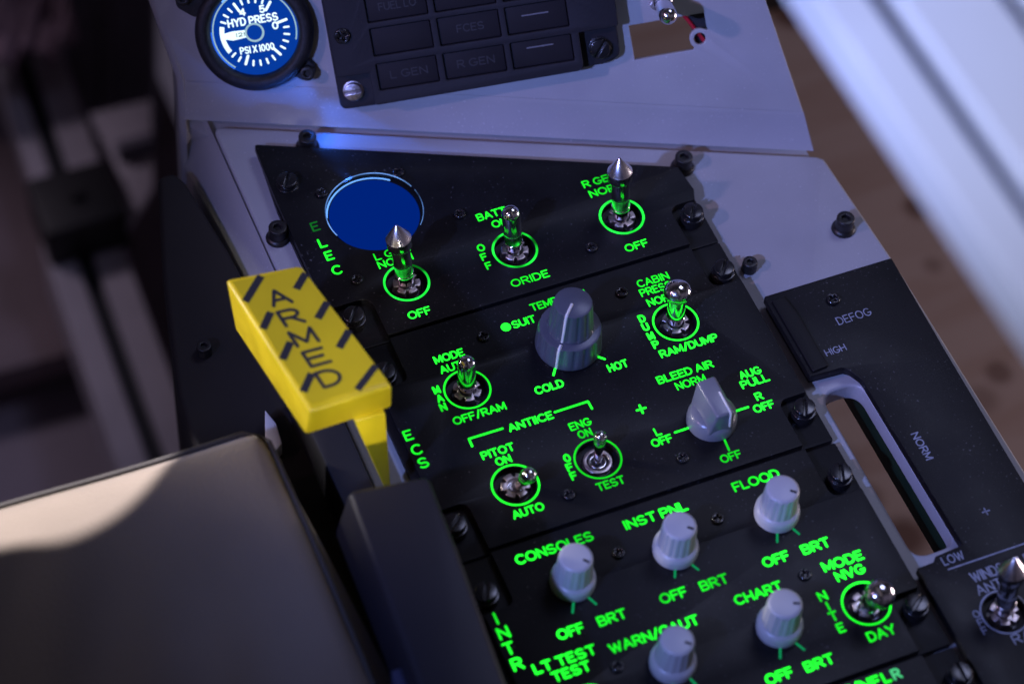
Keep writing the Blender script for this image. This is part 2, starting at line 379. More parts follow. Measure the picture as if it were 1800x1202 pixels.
class Ribbons:
    """Collects flat strokes with round ends into one mesh."""
    def __init__(s): s.v, s.f, s.k = [], [], 0
    def stroke(s, pts, t, z):
        P = [Vector(p).to_2d() for p in pts]
        Q = [P[0]]
        for p in P[1:]:
            if (p - Q[-1]).length > 1e-4: Q.append(p)
        P = Q; N = len(P); s.k += 1; z = z + (s.k % 40) * .0022
        if N < 2: return
        closed = (P[0] - P[-1]).length < 1e-3 and N > 6
        L = []; Rr = []
        for i in range(N):
            if closed: a, b = P[(i - 1) % (N - 1)], P[(i + 1) % (N - 1)] if i < N - 1 else P[1]
            else: a, b = P[max(i - 1, 0)], P[min(i + 1, N - 1)]
            d = (b - a).normalized(); nn = Vector((-d.y, d.x)) * t / 2
            L.append(P[i] + nn); Rr.append(P[i] - nn)
        b0 = len(s.v)
        for i in range(N): s.v += [(*L[i], z), (*Rr[i], z)]
        for i in range(N - 1): s.f.append((b0 + 2 * i, b0 + 2 * i + 1, b0 + 2 * i + 3, b0 + 2 * i + 2))
        if not closed:
            for (c, d, i) in ((P[0], (P[0] - P[1]).normalized(), 0), (P[-1], (P[-1] - P[-2]).normalized(), N - 1)):
                a0 = atan2(d.y, d.x); b1 = len(s.v)
                for k in range(9):
                    a = a0 - pi / 2 + pi * k / 8; s.v.append((c.x + cos(a) * t / 2, c.y + sin(a) * t / 2, z))
                s.f.append(tuple(range(b1, b1 + 9)))
    def text(s, string, x, y, width, h, t, z, ang=0.0, stretch=None):
        hh = h - t
        adv = [GLYPH[c][0] for c in string]
        nat = (sum(adv) + GAP * (len(string) - 1)) * hh
        gap = GAP * hh; fx = hh
        if width:
            want = width - t
            fx = hh * want / nat
            if len(string) == 1: fx = min(fx, hh * 1.1)
            gap = GAP * fx
            if gap < t * 1.15 and len(string) > 1:                    # keep neighbours apart when the word is tight
                gap = t * 1.15; fx = (want - gap * (len(string) - 1)) / sum(adv)
        cx = t / 2; ca, sa = cos(ang), sin(ang)
        for c, a in zip(string, adv):
            for st in GLYPH[c][1]:
                q = [(cx + px * fx, t / 2 + py * hh) for (px, py) in st]
                s.stroke([(x + ca * X - sa * Y, y + sa * X + ca * Y) for X, Y in q], t, z)
            cx += a * fx + gap
    def ring(s, cx, cy, r0, r1, z, a0=0, a1=360, n=64):
        b0 = len(s.v)
        for k in range(n + 1):
            a = radians(a0 + (a1 - a0) * k / n)
            s.v += [(cx + r0 * cos(a), cy + r0 * sin(a), z), (cx + r1 * cos(a), cy + r1 * sin(a), z)]
        for k in range(n): s.f.append((b0 + 2 * k, b0 + 2 * k + 1, b0 + 2 * k + 3, b0 + 2 * k + 2))
    def disc(s, cx, cy, r, z, n=28):
        b0 = len(s.v); s.v += [(cx + r * cos(2 * pi * k / n), cy + r * sin(2 * pi * k / n), z) for k in range(n)]; s.f.append(tuple(range(b0, b0 + n)))
    def build(s, name, m, parent, label=None):
        me = bpy.data.meshes.new(name)
        me.from_pydata([Vector(v) * MM for v in s.v], [], s.f)
        bm = bmesh.new(); bm.from_mesh(me)
        for f in bm.faces:
            f.normal_update()
            if f.normal.z < 0: f.normal_flip()
        bm.to_mesh(me); bm.free()
        return link(name, me, parent, [m], label)

def legend(parent, string, x, y, width, h, t, m=None, z=.03, ang=0.0, name='legend'):
    r = Ribbons(); r.text(string, x, y, width, h, t, z, ang); return r.build(name, m or M['green'], parent)
def stack(parent, string, pts, h, t, wd, m=None, mats=None):
    """Letters written one below another; pts are their centres."""
    r = Ribbons()
    for i, (c, (x, y)) in enumerate(zip(string, pts)):
        gw = min(wd, GLYPH[c][0] * h * 1.05 + t)
        if c == 'I': r.stroke([(x, y - h / 2 + t / 2), (x, y + h / 2 - t / 2)], t, .03)
        else: r.text(c, x - gw / 2, y - h / 2, gw, h, t, .03)
    return r.build('legend', m or M['green'], parent)
def line(parent, pts, t, m=None, z=.03):
    r = Ribbons()
    for a, b in zip(pts[:-1], pts[1:]): r.stroke([a, b], t, z)
    return r.build('legend_line', m or M['green'], parent)
def legend_ring(parent, x, y, m=None, r0=7.85, r1=8.73):
    r = Ribbons(); r.ring(x, y, r0, r1, .03); return r.build('legend_ring', m or M['greenring'], parent)

# ------------------------------------------------------------------ fasteners (shared meshes)
def join_mesh(name, parts):
    bm = bmesh.new()
    for me in parts: bm.from_mesh(me)
    out = bpy.data.meshes.new(name); bm.to_mesh(out); bm.free(); shade(out, 35)
    return out
def cross_points(r, wdt):
    a = wdt / 2
    return [(a, a), (a, r), (-a, r), (-a, a), (-r, a), (-r, -a), (-a, -a), (-a, -r), (a, -r), (a, -a), (r, -a), (r, a)]
SMALL_SCREW = join_mesh('small_screw', [plate_mesh('a', circle(0, 0, 2.25, 28), .1, 1.3, [cross_points(1.35, .62)], .5, 3), plate_mesh('b', circle(0, 0, 1.8, 20), .0, .35, (), .1, 1)])
def half_disc(r, gap, up):
    a0 = math.asin(gap / r); p = [(r * cos(a0 + (pi - 2 * a0) * k / 24), r * sin(a0 + (pi - 2 * a0) * k / 24)) for k in range(25)]
    return p if up else [(-x, -y) for x, y in p]
SLOT_SCREW = join_mesh('slotted_fastener', [plate_mesh('a', half_disc(3.9, .42, True), 1.2, 3.6, (), .45, 2), plate_mesh('b', half_disc(3.9, .42, False), 1.2, 3.6, (), .45, 2),
                                           plate_mesh('c', circle(0, 0, 3.8, 36), -4, 2.5, (), .3, 2), plate_mesh('d', circle(0, 0, 4.5, 36), -4, 1.0, (), .3, 2)])
CAP_SCREW = join_mesh('cap_screw', [lathe_mesh('a', [(4.6, 0), (4.6, .9), (4.25, 1.5), (3.55, 1.9), (3.45, 5.4)], 40),
                                   plate_mesh('b', circle(0, 0, 3.45, 40), 5.35, 7.0, [circle(0, 0, 1.7, 6)], .4, 2)])
HEX_SCREW = join_mesh('small_cap_screw', [lathe_mesh('a', [(2.9, 0), (2.9, 3.2), (2.75, 3.6)], 32), plate_mesh('b', circle(0, 0, 2.75, 32), 3.55, 4.9, [circle(0, 0, 1.3, 6)], .35, 2)])
def screw(parent, me, x, y, z=0, turn=0.0, m='screw', name='screw'):
    o = link(name, me, parent, []); o.location = Vector((x, y, z)) * MM; o.rotation_euler = (0, 0, turn)
    if not me.materials: me.materials.append(M[m])
    return o
for me, k in ((SMALL_SCREW, 'screw'), (SLOT_SCREW, 'screw'), (CAP_SCREW, 'capscrew'), (HEX_SCREW, 'capscrew')): me.materials.append(M[k])

# ================================================================== SETTING
def structure(name, me, m):
    o = link(name, me, None, [m]); o['kind'] = 'structure'; return o
structure('plywood_floor', mesh('plywood_floor', [(40, -1500, 0), (1500, -1500, 0), (1500, 1500, 0), (40, 1500, 0)], [(0, 1, 2, 3)]), M['plywood']).location.z = -.250
structure('floor', mesh('floor', [(-1500, -1500, -660), (45, -1500, -660), (45, 1500, -660), (-1500, 1500, -660)], [(0, 1, 2, 3)]), M['floor'])

# ================================================================== CONSOLE FRAME
cf = thing('console_frame', 'pale grey console frame holding the green-lit black panels', 'console', loc=(0, 0, -6))
outl = poly_round([(-87.0, 140.2), (129.1, 44.8), (131.2, 42.6), (133.4, -11), (133.4, -330), (-87.0, -330)], [3, 2, 2, 1, 1, 1])
slot = poly_round([(79.1, -57.5), (95.2, -57.5), (95.6, -131.8), (78.9, -131.8)], [7, 7, 6, 6], 8)
link('top_plate', plate_mesh('top_plate', outl, -9, 0, [slot], 1.3, 4), cf, [M['paint']])
link('rear_ledge', plate_mesh('rear_ledge', [(-93.0, 158.0), (-94.0, 146.0), (-88, 137.5), (128.5, 41.5), (128.5, 58.0)], -14, -4.2, (), .3, 1), cf, [M['paint']])
# sloping left cheek and the upright below it
prof = [(-87.6, -1.6), (-90.0, -6.0), (-97.5, -20.0), (-98.8, -24.0), (-99.0, -95.0), (-94, -95), (-93.5, -24), (-87.6, -8)]
vs = []; fs = []; n = len(prof)
for y, sh in ((148, 1), (-330, 0)): vs += [(x, y - sh * (x + 87) * -.0, z) for x, z in prof]
fs = [(k, (k + 1) % n, (k + 1) % n + n, k + n) for k in range(n)] + [tuple(range(n)), tuple(range(2 * n - 1, n - 1, -1))]
link('left_cheek', mesh('left_cheek', vs, fs, True, 25), cf, [M['paint']])
# right side wall below the plate
link('right_wall', box_mesh('right_wall', (130.2, -330, -60), (133.0, 38, -9.2), .4), cf, [M['paint']])
# black box walls under the slot; unlit green tone put into their colour
link('slot_wall', box_mesh('slot_wall', (95.9, -140, -21), (98.5, -50, -9.1), .3), cf, [M['greenblack']])
link('slot_wall', box_mesh('slot_wall', (76.0, -140, -21), (78.6, -50, -9.1), .3), cf, [M['greenblack']])
for (x, y) in ((-56.0, 117.2), (-81.6, 79.0), (76.7, 57.6), (122.1, 8.5)): screw(cf, CAP_SCREW, x, y, .0, 0, 'capscrew', 'cap_screw')
screw(cf, HEX_SCREW, 79.5, 3.6, .0, .3, 'capscrew', 'cap_screw')

# ================================================================== INSTRUMENT PANEL (upright plate with the gauge)
ip = thing('instrument_panel', 'upright pale grey instrument panel rising behind the console', 'instrument panel', FOLD)
def gf(x, y):                      # a point given level with the instruments, in the fold's own axes
    return Vector((x * cos(_a) - y * sin(_a), x * sin(_a) + y * cos(_a)))
hole_pts = [(171.8, -3.2), (201.1, -2.7), (201.3, -8.6), (201.6, -9.7)] + [(198.1 + 3.95 * cos(radians(a)), -12.5 + 3.95 * sin(radians(a))) for a in range(62, 233, 12)] + [(195.2, -16.4), (172.2, -16.8)]
outl = poly_round([(-1.0, 2.2), (238.8, 2.2), (199, 95), (-20.5, 95), (-13.2, 33.6)], [.5, .5, 2, 2, .5])
tog = gf(185.6, 9.8)
link('face_plate', plate_mesh('face_plate', outl, -2.5, 0, [[gf(*p) for p in hole_pts], [gf(198.1 + 2.3 * cos(2 * pi * k / 24), -12.5 + 2.3 * sin(2 * pi * k / 24)) for k in range(24)]], .25, 2), ip, [M['paint']])
# rounded fold and the skirt below it (profile across the fold, in the fold's own y/z)
R_F = 5.0; bend = radians(12)
prof = []
for k in range(9):
    a = bend * k / 8
    prof.append((2.2 - (R_F * 4) * sin(a) * .5, -(R_F * 2) * (1 - cos(a))))
d = Vector((-cos(bend), -sin(bend))); last = Vector(prof[-1])
prof.append(tuple(last + d * 12.0)); prof.append(tuple(last + d * 14.2 + Vector((0, .6)))); 
back = [(y + .5, z - 2.4) for (y, z) in reversed(prof)]
ring = prof + back; n = len(ring)
vs = [(-1.0, y, z) for y, z in ring] + [(239.7 - y * .36, y, z) for y, z in ring]
fs = [(k, (k + 1) % n, (k + 1) % n + n, k + n) for k in range(n)] + [tuple(range(n)), tuple(range(2 * n - 1, n - 1, -1))]
link('skirt', mesh('skirt', vs, fs, True, 30), ip, [M['paint']])
# left return flange, running back and down from the panel's left edge, with a rounded corner
edge = [Vector((-26, 95)), Vector((-13.2, 33.6)), Vector((-1.8, 2.2)), Vector((-1.2, -12.5)), Vector((-1.0, -30)), Vector((-1.0, -75))]
zs = [0, 0, 0, -2.8, -9, -28]
vs = []; cnt = 8
for (e, z0) in zip(edge, zs):
    for k in range(6):
        a = pi / 2 * k / 5; vs.append((e.x - 3.2 * sin(a) + .4, e.y, z0 - 3.2 * (1 - cos(a))))
    vs.append((e.x - 7.5, e.y, z0 - 30)); vs.append((e.x - 7.5 + 2.5, e.y, z0 - 30.5))
fs = []
for i in range(len(edge) - 1):
    for k in range(cnt - 1): fs.append((i * cnt + k, i * cnt + k + 1, (i + 1) * cnt + k + 1, (i + 1) * cnt + k))
link('side_flange', mesh('side_flange', vs, fs, True, 50), ip, [M['paint']])
# small dark bits seen through the square hole
link('hole_backing', hull_mesh('hole_backing', [(*gf(193.5, 6), -4), (*gf(204, 6), -4), (*gf(204, -20), -4), (*gf(197.2, -20), -4)], [(*gf(193.5, 6), -5), (*gf(204, 6), -5), (*gf(204, -20), -5), (*gf(197.2, -20), -5)]), ip, [M['slot']])
link('wire', tube_mesh('wire', [(*gf(188, 4), -3.2), (*gf(194.5, -5), -3.3), (*gf(199, -13), -3.0), (*gf(202, -19), -3.2)], .75), ip, [M['red']])

# ------------------------------------------------------------------ pressure gauge
pg = thing('pressure_gauge', 'round black hydraulic pressure gauge with glowing blue HYD PRESS dial', 'gauge', GAUGE, (30.0, 17.6, 0))
bz = [(22.6, .0), (22.7, 4.2), (22.0, 5.6), (20.6, 6.4), (18.9, 6.5), (18.0, 6.1), (17.2, 4.4), (17.0, 2.2), (17.0, .5)]
vs = []; fs = []; n = 72
for (r, z) in bz:
    for k in range(n): vs.append((r * cos(2 * pi * k / n), r * sin(2 * pi * k / n), z))
for i in range(len(bz) - 1):
    for k in range(n): fs.append((i * n + k, i * n + (k + 1) % n, (i + 1) * n + (k + 1) % n, (i + 1) * n + k))
link('bezel', mesh('bezel', vs, fs, True, 50), pg, [M['bezel']])
for (x, y) in ((17.2, -18.6), (-24.2, 17.5)):
    e = link('mounting_ear', plate_mesh('mounting_ear', poly_round([(x * .7 - y * .18, y * .7 + x * .18), (x * 1.02 - y * .16, y * 1.02 + x * .16), (x * 1.14, y * 1.14), (x * 1.02 + y * .16, y * 1.02 - x * .16), (x * .7 + y * .18, y * .7 - x * .18)], 3.2), .02, 3.0, (), .6, 2), pg, [M['bezel']])
    s_ = screw(e, HEX_SCREW, x, y, 1.0, 0, 'capscrew', 'ear_screw')
r = Ribbons(); r.disc(0, 0, 16.9, 2.0, 64); r.build('dial', M['bluedial'], pg)
r = Ribbons(); r.ring(0, 0, 15.75, 16.25, 2.06, -20, 232, 90); r.build('dial_rim_line', M['dialrim'], pg)  # glint along the dial's edge, put in as a glowing arc
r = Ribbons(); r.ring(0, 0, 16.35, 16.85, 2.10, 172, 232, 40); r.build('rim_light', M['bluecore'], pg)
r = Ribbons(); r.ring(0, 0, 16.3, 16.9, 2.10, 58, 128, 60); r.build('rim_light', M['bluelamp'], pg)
ticks = Ribbons(); A0 = 12.3; DA = 12.8
for k in range(26):
    if 13 <= k <= 16: continue
    a = radians(A0 - DA * k); big = k % 5 == 0
    r0, r1 = (9.6, 13.1) if big else (11.4, 13.2)
    if k in (10,): r0, r1 = 9.9, 13.2
    t = 1.0 if big else .75
    ticks.stroke([(r0 * cos(a), r0 * sin(a)), (r1 * cos(a), r1 * sin(a))], t, 2.12)
ticks.ring(0, 0, 11.6, 13.4, 2.12, A0 - DA * 12.6, A0 - DA * 16.35, 30)
ticks.build('scale', M['dialwhite'], pg)
for (s_, x, y, wd, h, t) in (('HYD PRESS', -9.7, 2.9, 19.6, 3.3, .62), ('PSI X 1000', -7.0, -8.1, 13.4, 2.9, .5), ('0', 7.0, -.4, 2.7, 3.1, .62), ('4', -4.4, 6.6, 2.6, 3.0, .6), ('5', 3.3, 6.7, 2.6, 3.0, .6)):
    r = Ribbons(); r.text(s_, x, y, wd, h, t, 2.14); r.build('dial_lettering', M['dialwhite'], pg)
nd = link('needle', plate_mesh('needle', [(-12.4, -.9), (-8.6, -2.0), (-3.2, -1.55), (-3.2, 1.25), (-8.4, 1.5), (-12.2, 1.0)], 2.5, 2.9, (), .08, 1), pg, [M['dialwhite']])
r = Ribbons(); r.text('121', -7.2, -.95, 3.4, 1.6, .3, 2.93); r.build('needle_lettering', M['ink'], nd)
r = Ribbons(); r.ring(0, -.1, 2.95, 3.75, 3.0); hb = r.build('hub_ring', M['dialrim'], pg)
r = Ribbons(); r.disc(0, -.1, 2.95, 2.99, 40); r.build('hub', M['bluedial'], pg)

# ------------------------------------------------------------------ caution light panel
cp = thing('caution_light_panel', 'dark unlit caution light panel with rows of rectangular windows', 'annunciator', GAUGE, (0, 0, 0))
colx = [(74.0, 97.3), (99.8, 123.4), (125.8, 149.4)]; rowy = [(-11.0, -.5), (2.4, 13.3), (15.5, 26.2), (28.6, 39.3)]
wins = [poly_round([(x0, y0), (x1, y0), (x1, y1), (x0, y1)], .5, 2) for x0, x1 in colx for y0, y1 in rowy]
plate = poly_round([(58.6, -3.6), (71.2, -3.6), (71.2, -16.4), (152.4, -15.3), (152.4, -.6), (167.8, -.4), (168.0, 48), (58.8, 48)], [1.5, .2, 1.2, 2.6, .2, 1.2, 1, 1])
link('face', plate_mesh('face', plate, 5.5, 10, wins, .35, 2), cp, [M['annun']])
base = poly_round([(57.4, -17.2), (70.9, -17.4), (160, -15.2), (167.0, -13.2), (167.8, 47), (57.6, 47)], [3, 1, 3, 4, 1, 1])
link('base', plate_mesh('base', base, .0, 5.2, (), .6, 2), cp, [M['annun']])
for i, (x0, x1) in enumerate(colx):
    for j, (y0, y1) in enumerate(rowy):
        wn = link('caution_window', box_mesh('caution_window', (x0 + .35, y0 + .35, 5.3), (x1 - .35, y1 - .35, 8.9), .3), cp, [M['window']])
        if i == 2:
            r = Ribbons(); yc = {0: -3.6, 1: 9.0}.get(j, (y0 + y1) / 2 + 1.5); r.stroke([(132.1, yc), (142.0, yc)], .5, 8.93); r.build('window_dash', M['dash'], wn)
        s_ = {(0, 2): 'FUEL LO', (1, 1): 'FCES', (1, 0): 'R GEN', (0, 0): 'L GEN'}.get((i, j))
        if s_:
            r = Ribbons(); wd = 14.5 if len(s_) > 4 else 10.5
            r.text(s_, (x0 + x1) / 2 - wd / 2 + .4, (y0 + y1) / 2 - 1.5, wd, 3.1, .4, 8.93); r.build('window_legend', M['faint'], wn)
SLOT_BRIGHT = SLOT_SCREW.copy(); SLOT_BRIGHT.materials.clear(); SLOT_BRIGHT.materials.append(M['bright_screw'])
o = screw(cp, SLOT_BRIGHT, 63.5, -10.4, 4.6, .1, 'bright_screw', 'slotted_screw'); o['label'] = 'bright worn slotted screw'; o.scale = (.9, .9, .9)
screw(cp, SLOT_SCREW, 159.6, -8.7, 4.6, .9, 'screw', 'slotted_screw')
screw(cp, SMALL_SCREW, 63.5, 12.5, 9.8, .4).scale = (1.35, 1.35, 1.35)

# ================================================================== BLACK LIT PANELS
TX = {'elec': (3.4, .72), 'ecs': (3.5, .82), 'intr': (4.25, 1.0), 'snsr': (4.1, .95), 'defog': (3.1, .46)}
def panel(name, label, outline, sub_outline, holes, sub_holes=()):
    t = thing(name, label, 'control panel')
    link('light_plate', plate_mesh('light_plate', outline, -3, 0, holes, .22, 2), t, [M['black']])
    link('base_plate', plate_mesh('base_plate', sub_outline, -6, -3.05, sub_holes, .25, 1), t, [M['subblack']])
    return t

RING_HOLE = 7.55
GL = 'control panels with green backlit lettering'
def side_profile(y_top, y_bot, notch_top, notch_bot, s, x_out=72.0, x_in=60.6):
    """Corner points down one side of a lit plate, cut back round its fasteners."""
    p = []
    if notch_top: p += [(s * x_in, y_top), (s * x_in, notch_top), (s * x_out, notch_top)]
    else: p += [(s * x_out, y_top)]
    if notch_bot: p += [(s * x_out, notch_bot), (s * x_in, notch_bot), (s * x_in, y_bot)]
    else: p += [(s * x_out, y_bot)]
    return p

# --- electrical panel: slanting top edge, round blue window, three toggles
right = [(72.6, 54.4), (73.8, 42.2), (72.0, 37.4), (60.8, 37.4), (61.2, 18.5)]
left = [(-60.6, 18.5), (-60.6, 37.0), (-77.6, 37.0), (-77.6, 91), (-76.4, 121.0)]
eo = poly_round(right + left, [1.0, .6, .6, 5.0, .5, .5, 5, .6, .1, 1.2], 6)
es = poly_round([(71.8, 53.4), (73.4, 41.6), (73.2, 17.6), (-78.0, 17.6), (-78.0, 90), (-75.6, 119.6)], .8, 3)
WIN = (-44.6, 74.4)
TOG_E = [(-45.5, 38.5), (-1.9, 38.9), (42.3, 39.5)]
ep = panel('electrical_panel', 'black panel with slanting top edge, round blue window and ELEC lettering', eo, es,
           [circle(*WIN, 18.8, 72)] + [circle(x, y, RING_HOLE, 40) for x, y in TOG_E], [circle(x, y, 5.6, 30) for x, y in TOG_E]); ep['group'] = GL
for s_, x, y, wd in (('L GEN', -52.6, 52.0, 14.0), ('NORM', -52.7, 47.9, 13.7), ('OFF', -50.7, 22.2, 8.9), ('BATT', -9.7, 56.1, 11.9), ('ON', -5.6, 51.1, 6.5),
                     ('ORIDE', -9.6, 22.7, 15.2), ('R GEN', 34.4, 57.1, 14.2), ('NORM', 35.0, 51.9, 14.6), ('OFF', 37.0, 23.1, 9.4)):
    legend(ep, s_, x, y - .2, wd, 3.55, .58)
stack(ep, 'LEC', [(-68.1, 66.7), (-67.8, 60.2), (-67.7, 52.9)], 4.5, .8, 3.9)
stack(ep, 'E', [(-68.0, 75.0)], 4.5, .7, 3.9, M['greenfaint'])
stack(ep, 'OFF', [(-13.6, 44.0), (-14.0, 39.6), (-13.9, 35.2)], 3.5, .72, 3.1)
for x, y in TOG_E: legend_ring(ep, x, y)
r = Ribbons(); r.disc(*WIN, 17.2, -2.6, 72); r.build('blue_window', M['bluewin'], ep)
r = Ribbons(); r.ring(*WIN, 18.25, 18.62, .02, 20, 200, 80); r.build('window_rim_glow', M['bluerim'], ep)  # lit chamfer of the window hole put in as glowing arcs
r = Ribbons(); r.ring(*WIN, 18.35, 18.55, .02, -42, 14, 40); r.build('window_rim_glow', M['bluerim'], ep)
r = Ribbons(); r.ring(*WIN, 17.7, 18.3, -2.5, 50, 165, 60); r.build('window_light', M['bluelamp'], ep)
for x, y in ((-60.5, 89.0), (-29.6, 88.4), (-15.2, 61.4), (25.3, 29.3), (-62.3, 45.7)): screw(ep, SMALL_SCREW, x, y, 0, random.random() * 3)
for x, y in ((-71.0, 97.9), (-69.6, 29.7), (67.9, 30.8)): screw(ep, SLOT_SCREW, x, y, -.5, .9 + random.random() * .2, name='fastener')

# --- environment control panel
eo = poly_round(side_profile(17.0, -78.6, -3.2, -58.2, 1) + side_profile(17.0, -78.6, -3.2, -58.2, -1)[::-1], [.5, 4, .6, .6, 4, .5, .5, 4, .6, .6, 4, .5], 6)
es = poly_round([(73.2, 17.2), (73.2, -78.8), (-74.5, -78.8), (-74.5, 17.2)], .8, 3)
TOG_C = [(-42.5, -14.0), (-42.0, -57.8), (-10.4, -57.9), (40.7, -12.95)]
vp = panel('environment_panel', 'black panel with ECS lettering, two-tier knob and wedge knob', eo, es, [circle(x, y, RING_HOLE, 40) for x, y in TOG_C], [circle(x, y, 5.6, 30) for x, y in TOG_C]); vp['group'] = GL
for s_, x, y, wd in (('TEMP', -7.1, 9.9, 10.8), ('N', 11.9, 9.4, 3.2), ('SUIT', -16.5, 5.0, 9.3), ('COLD', -20.1, -25.1, 11.2), ('HOT', 8.6, -25.2, 7.9), ('MODE', -49.1, .2, 11.6), ('AUTO', -48.8, -4.6, 11.8),
                     ('OFF/RAM', -52.6, -27.0, 20.3), ('ANTIICE', -35.3, -36.6, 17.3), ('PITOT', -48.7, -44.2, 12.5), ('ON', -45.0, -48.4, 5.9), ('AUTO', -47.9, -70.8, 11.9), ('ENG', -14.7, -43.9, 8.4),
                     ('ON', -13.2, -48.1, 5.4), ('TEST', -15.8, -70.7, 10.7), ('CABIN', 34.4, 6.1, 12.8), ('PRESS', 33.7, 1.9, 12.9), ('NORM', 34.4, -3.2, 11.9), ('RAM/DUMP', 29.0, -26.1, 23.3),
                     ('BLEED AIR', 23.2, -36.4, 22.3), ('NORM', 28.5, -41.2, 11.8), ('AUG', 52.2, -45.0, 8.6), ('PULL', 50.9, -49.0, 11.2), ('R', 53.6, -55.5, 3.2), ('OFF', 50.6, -60.2, 8.2),
                     ('L', 13.0, -56.6, 3.2), ('OFF', 9.9, -60.7, 8.1), ('OFF', 30.1, -75.5, 8.2)):
    thin = s_ in ('CABIN', 'PRESS') or (s_ == 'NORM')
    legend(vp, s_, x, y - .1, wd, 3.5, .56 if thin else .66)
for s_, pts, h in (('MAN', [(-53.0, -10.4), (-53.2, -14.3), (-53.5, -18.2)], 3.6), ('OFF', [(-20.6, -53.9), (-21.2, -57.8), (-21.3, -61.6)], 3.6), ('DUMP', [(29.6, -7.2), (29.3, -11.2), (29.4, -15.6), (29.5, -19.7)], 3.6)):
    stack(vp, s_, pts, h, .84, 2.7)
stack(vp, 'ECS', [(-69.4, -25.1), (-69.0, -31.8), (-68.7, -37.8)], 4.6, .80, 4.1)
for pts in ([(-11.0, -19.2), (-9.0, -16.4)], [(6.6, -16.6), (9.3, -19.2)], [(-50.1, -37.4), (-50.0, -34.1), (-37.2, -34.2)], [(-16.9, -34.3), (-3.9, -34.2), (-3.8, -37.6)], [(19.9, -57.5), (26.3, -57.4)],
            [(44.0, -56.8), (49.2, -56.8)], [(35.6, -61.9), (34.8, -71.2)], [(11.0, -44.0), (14.4, -44.0)], [(12.8, -42.3), (12.6, -45.7)]):
    line(vp, pts, .85)
r = Ribbons(); r.disc(-18.9, 6.7, 1.9, .03); r.build('legend_dot', M['green'], vp)
for x, y in TOG_C: legend_ring(vp, x, y, M['green'], 7.98, 8.7)
for x, y in ((-28.3, 5.3), (27.3, 6.0), (17.7, -68.6), (-26.2, -68.5)): screw(vp, SMALL_SCREW, x, y, 0, random.random() * 3)
for x, y in ((67.2, 2.0), (67.5, -65.3), (-68.2, -66.3), (-68.0, 2.2)): screw(vp, SLOT_SCREW, x, y, -.5, .6 + random.random() * .6, name='fastener')

# --- interior lights panel
eo = poly_round(side_profile(-80.2, -167.6, -102.2, -145.4, 1) + side_profile(-80.2, -167.6, -102.2, -145.4, -1)[::-1], [.5, 4, .6, .6, 4, .5, .5, 4, .6, .6, 4, .5], 6)
es = poly_round([(73.2, -80.0), (73.2, -167.8), (-74.5, -167.8), (-74.5, -80.0)], .8, 3)
TOG_I = [(51.96, -144.7), (-52.0, -147.5)]
il = panel('interior_lights_panel', 'black panel with INTR LT lettering and grey dimmer knobs', eo, es, [circle(x, y, RING_HOLE, 40) for x, y in TOG_I], [circle(x, y, 5.6, 30) for x, y in TOG_I]); il['group'] = GL
for s_, x, y, wd in (('CONSOLES', -53.9, -88.3, 29.0), ('OFF', -52.1, -120.4, 9.9), ('BRT', -37.2, -120.5, 10.6), ('LT TEST', -64.6, -129.5, 22.8), ('TEST', -59.9, -134.5, 13.9), ('WARN/CAUT', -37.7, -131.5, 33.1),
                     ('INST PNL', -13.2, -88.7, 24.1), ('OFF', -13.8, -120.1, 10.1), ('BRT', 1.2, -120.4, 10.6), ('FLOOD', 29.2, -88.0, 18.1), ('OFF', 25.5, -119.7, 10.1), ('BRT', 40.5, -119.8, 10.8),
                     ('MODE', 44.2, -128.6, 15.6), ('NVG', 46.7, -133.7, 11.2), ('DAY', 46.1, -158.8, 10.7), ('CHART', 9.9, -129.7, 18.0), ('OFF', 6.5, -161.1, 10.1), ('BRT', 20.9, -161.4, 11.0)):
    legend(il, s_, x, y - .1, wd, 4.05, .79)
stack(il, 'INTR', [(-68.8, -104.9), (-68.5, -110.9), (-68.9, -117.1), (-68.6, -123.5)], 4.9, .84, 4.2)
stack(il, 'NITE', [(39.2, -136.7), (39.1, -141.1), (39.3, -145.2), (39.6, -150.1)], 3.9, .79, 3.5)
for pts in ([(-41.0, -107.2), (-43.6, -112.1)], [(-36.8, -107.2), (-34.8, -111.9)], [(-3.1, -107.7), (-5.2, -111.8)], [(1.5, -107.5), (3.6, -112.0)], [(36.7, -106.4), (34.1, -111.7)], [(40.6, -106.2), (42.7, -111.5)],
            [(17.4, -148.0), (14.9, -153.2)], [(21.4, -147.8), (23.9, -153.2)], [(-22.0, -147.3), (-24.4, -152.0)], [(-17.6, -147.2), (-15.9, -152.3)]):
    line(il, pts, .85, M['greendim'])
legend_ring(il, *TOG_I[0], M['green'], 7.95, 8.72); legend_ring(il, *TOG_I[1], M['green'], 7.95, 8.72)
for x, y in ((-19.5, -96.4), (18.6, -96.0), (37.1, -127.2), (-38.0, -136.8)): screw(il, SMALL_SCREW, x, y, 0, random.random() * 3)
for x, y in ((67.1, -95.1), (67.5, -151.9), (-68.4, -95.3), (-68.0, -152.0)): screw(il, SLOT_SCREW, x, y, -.5, .6 + random.random() * .6, name='fastener')

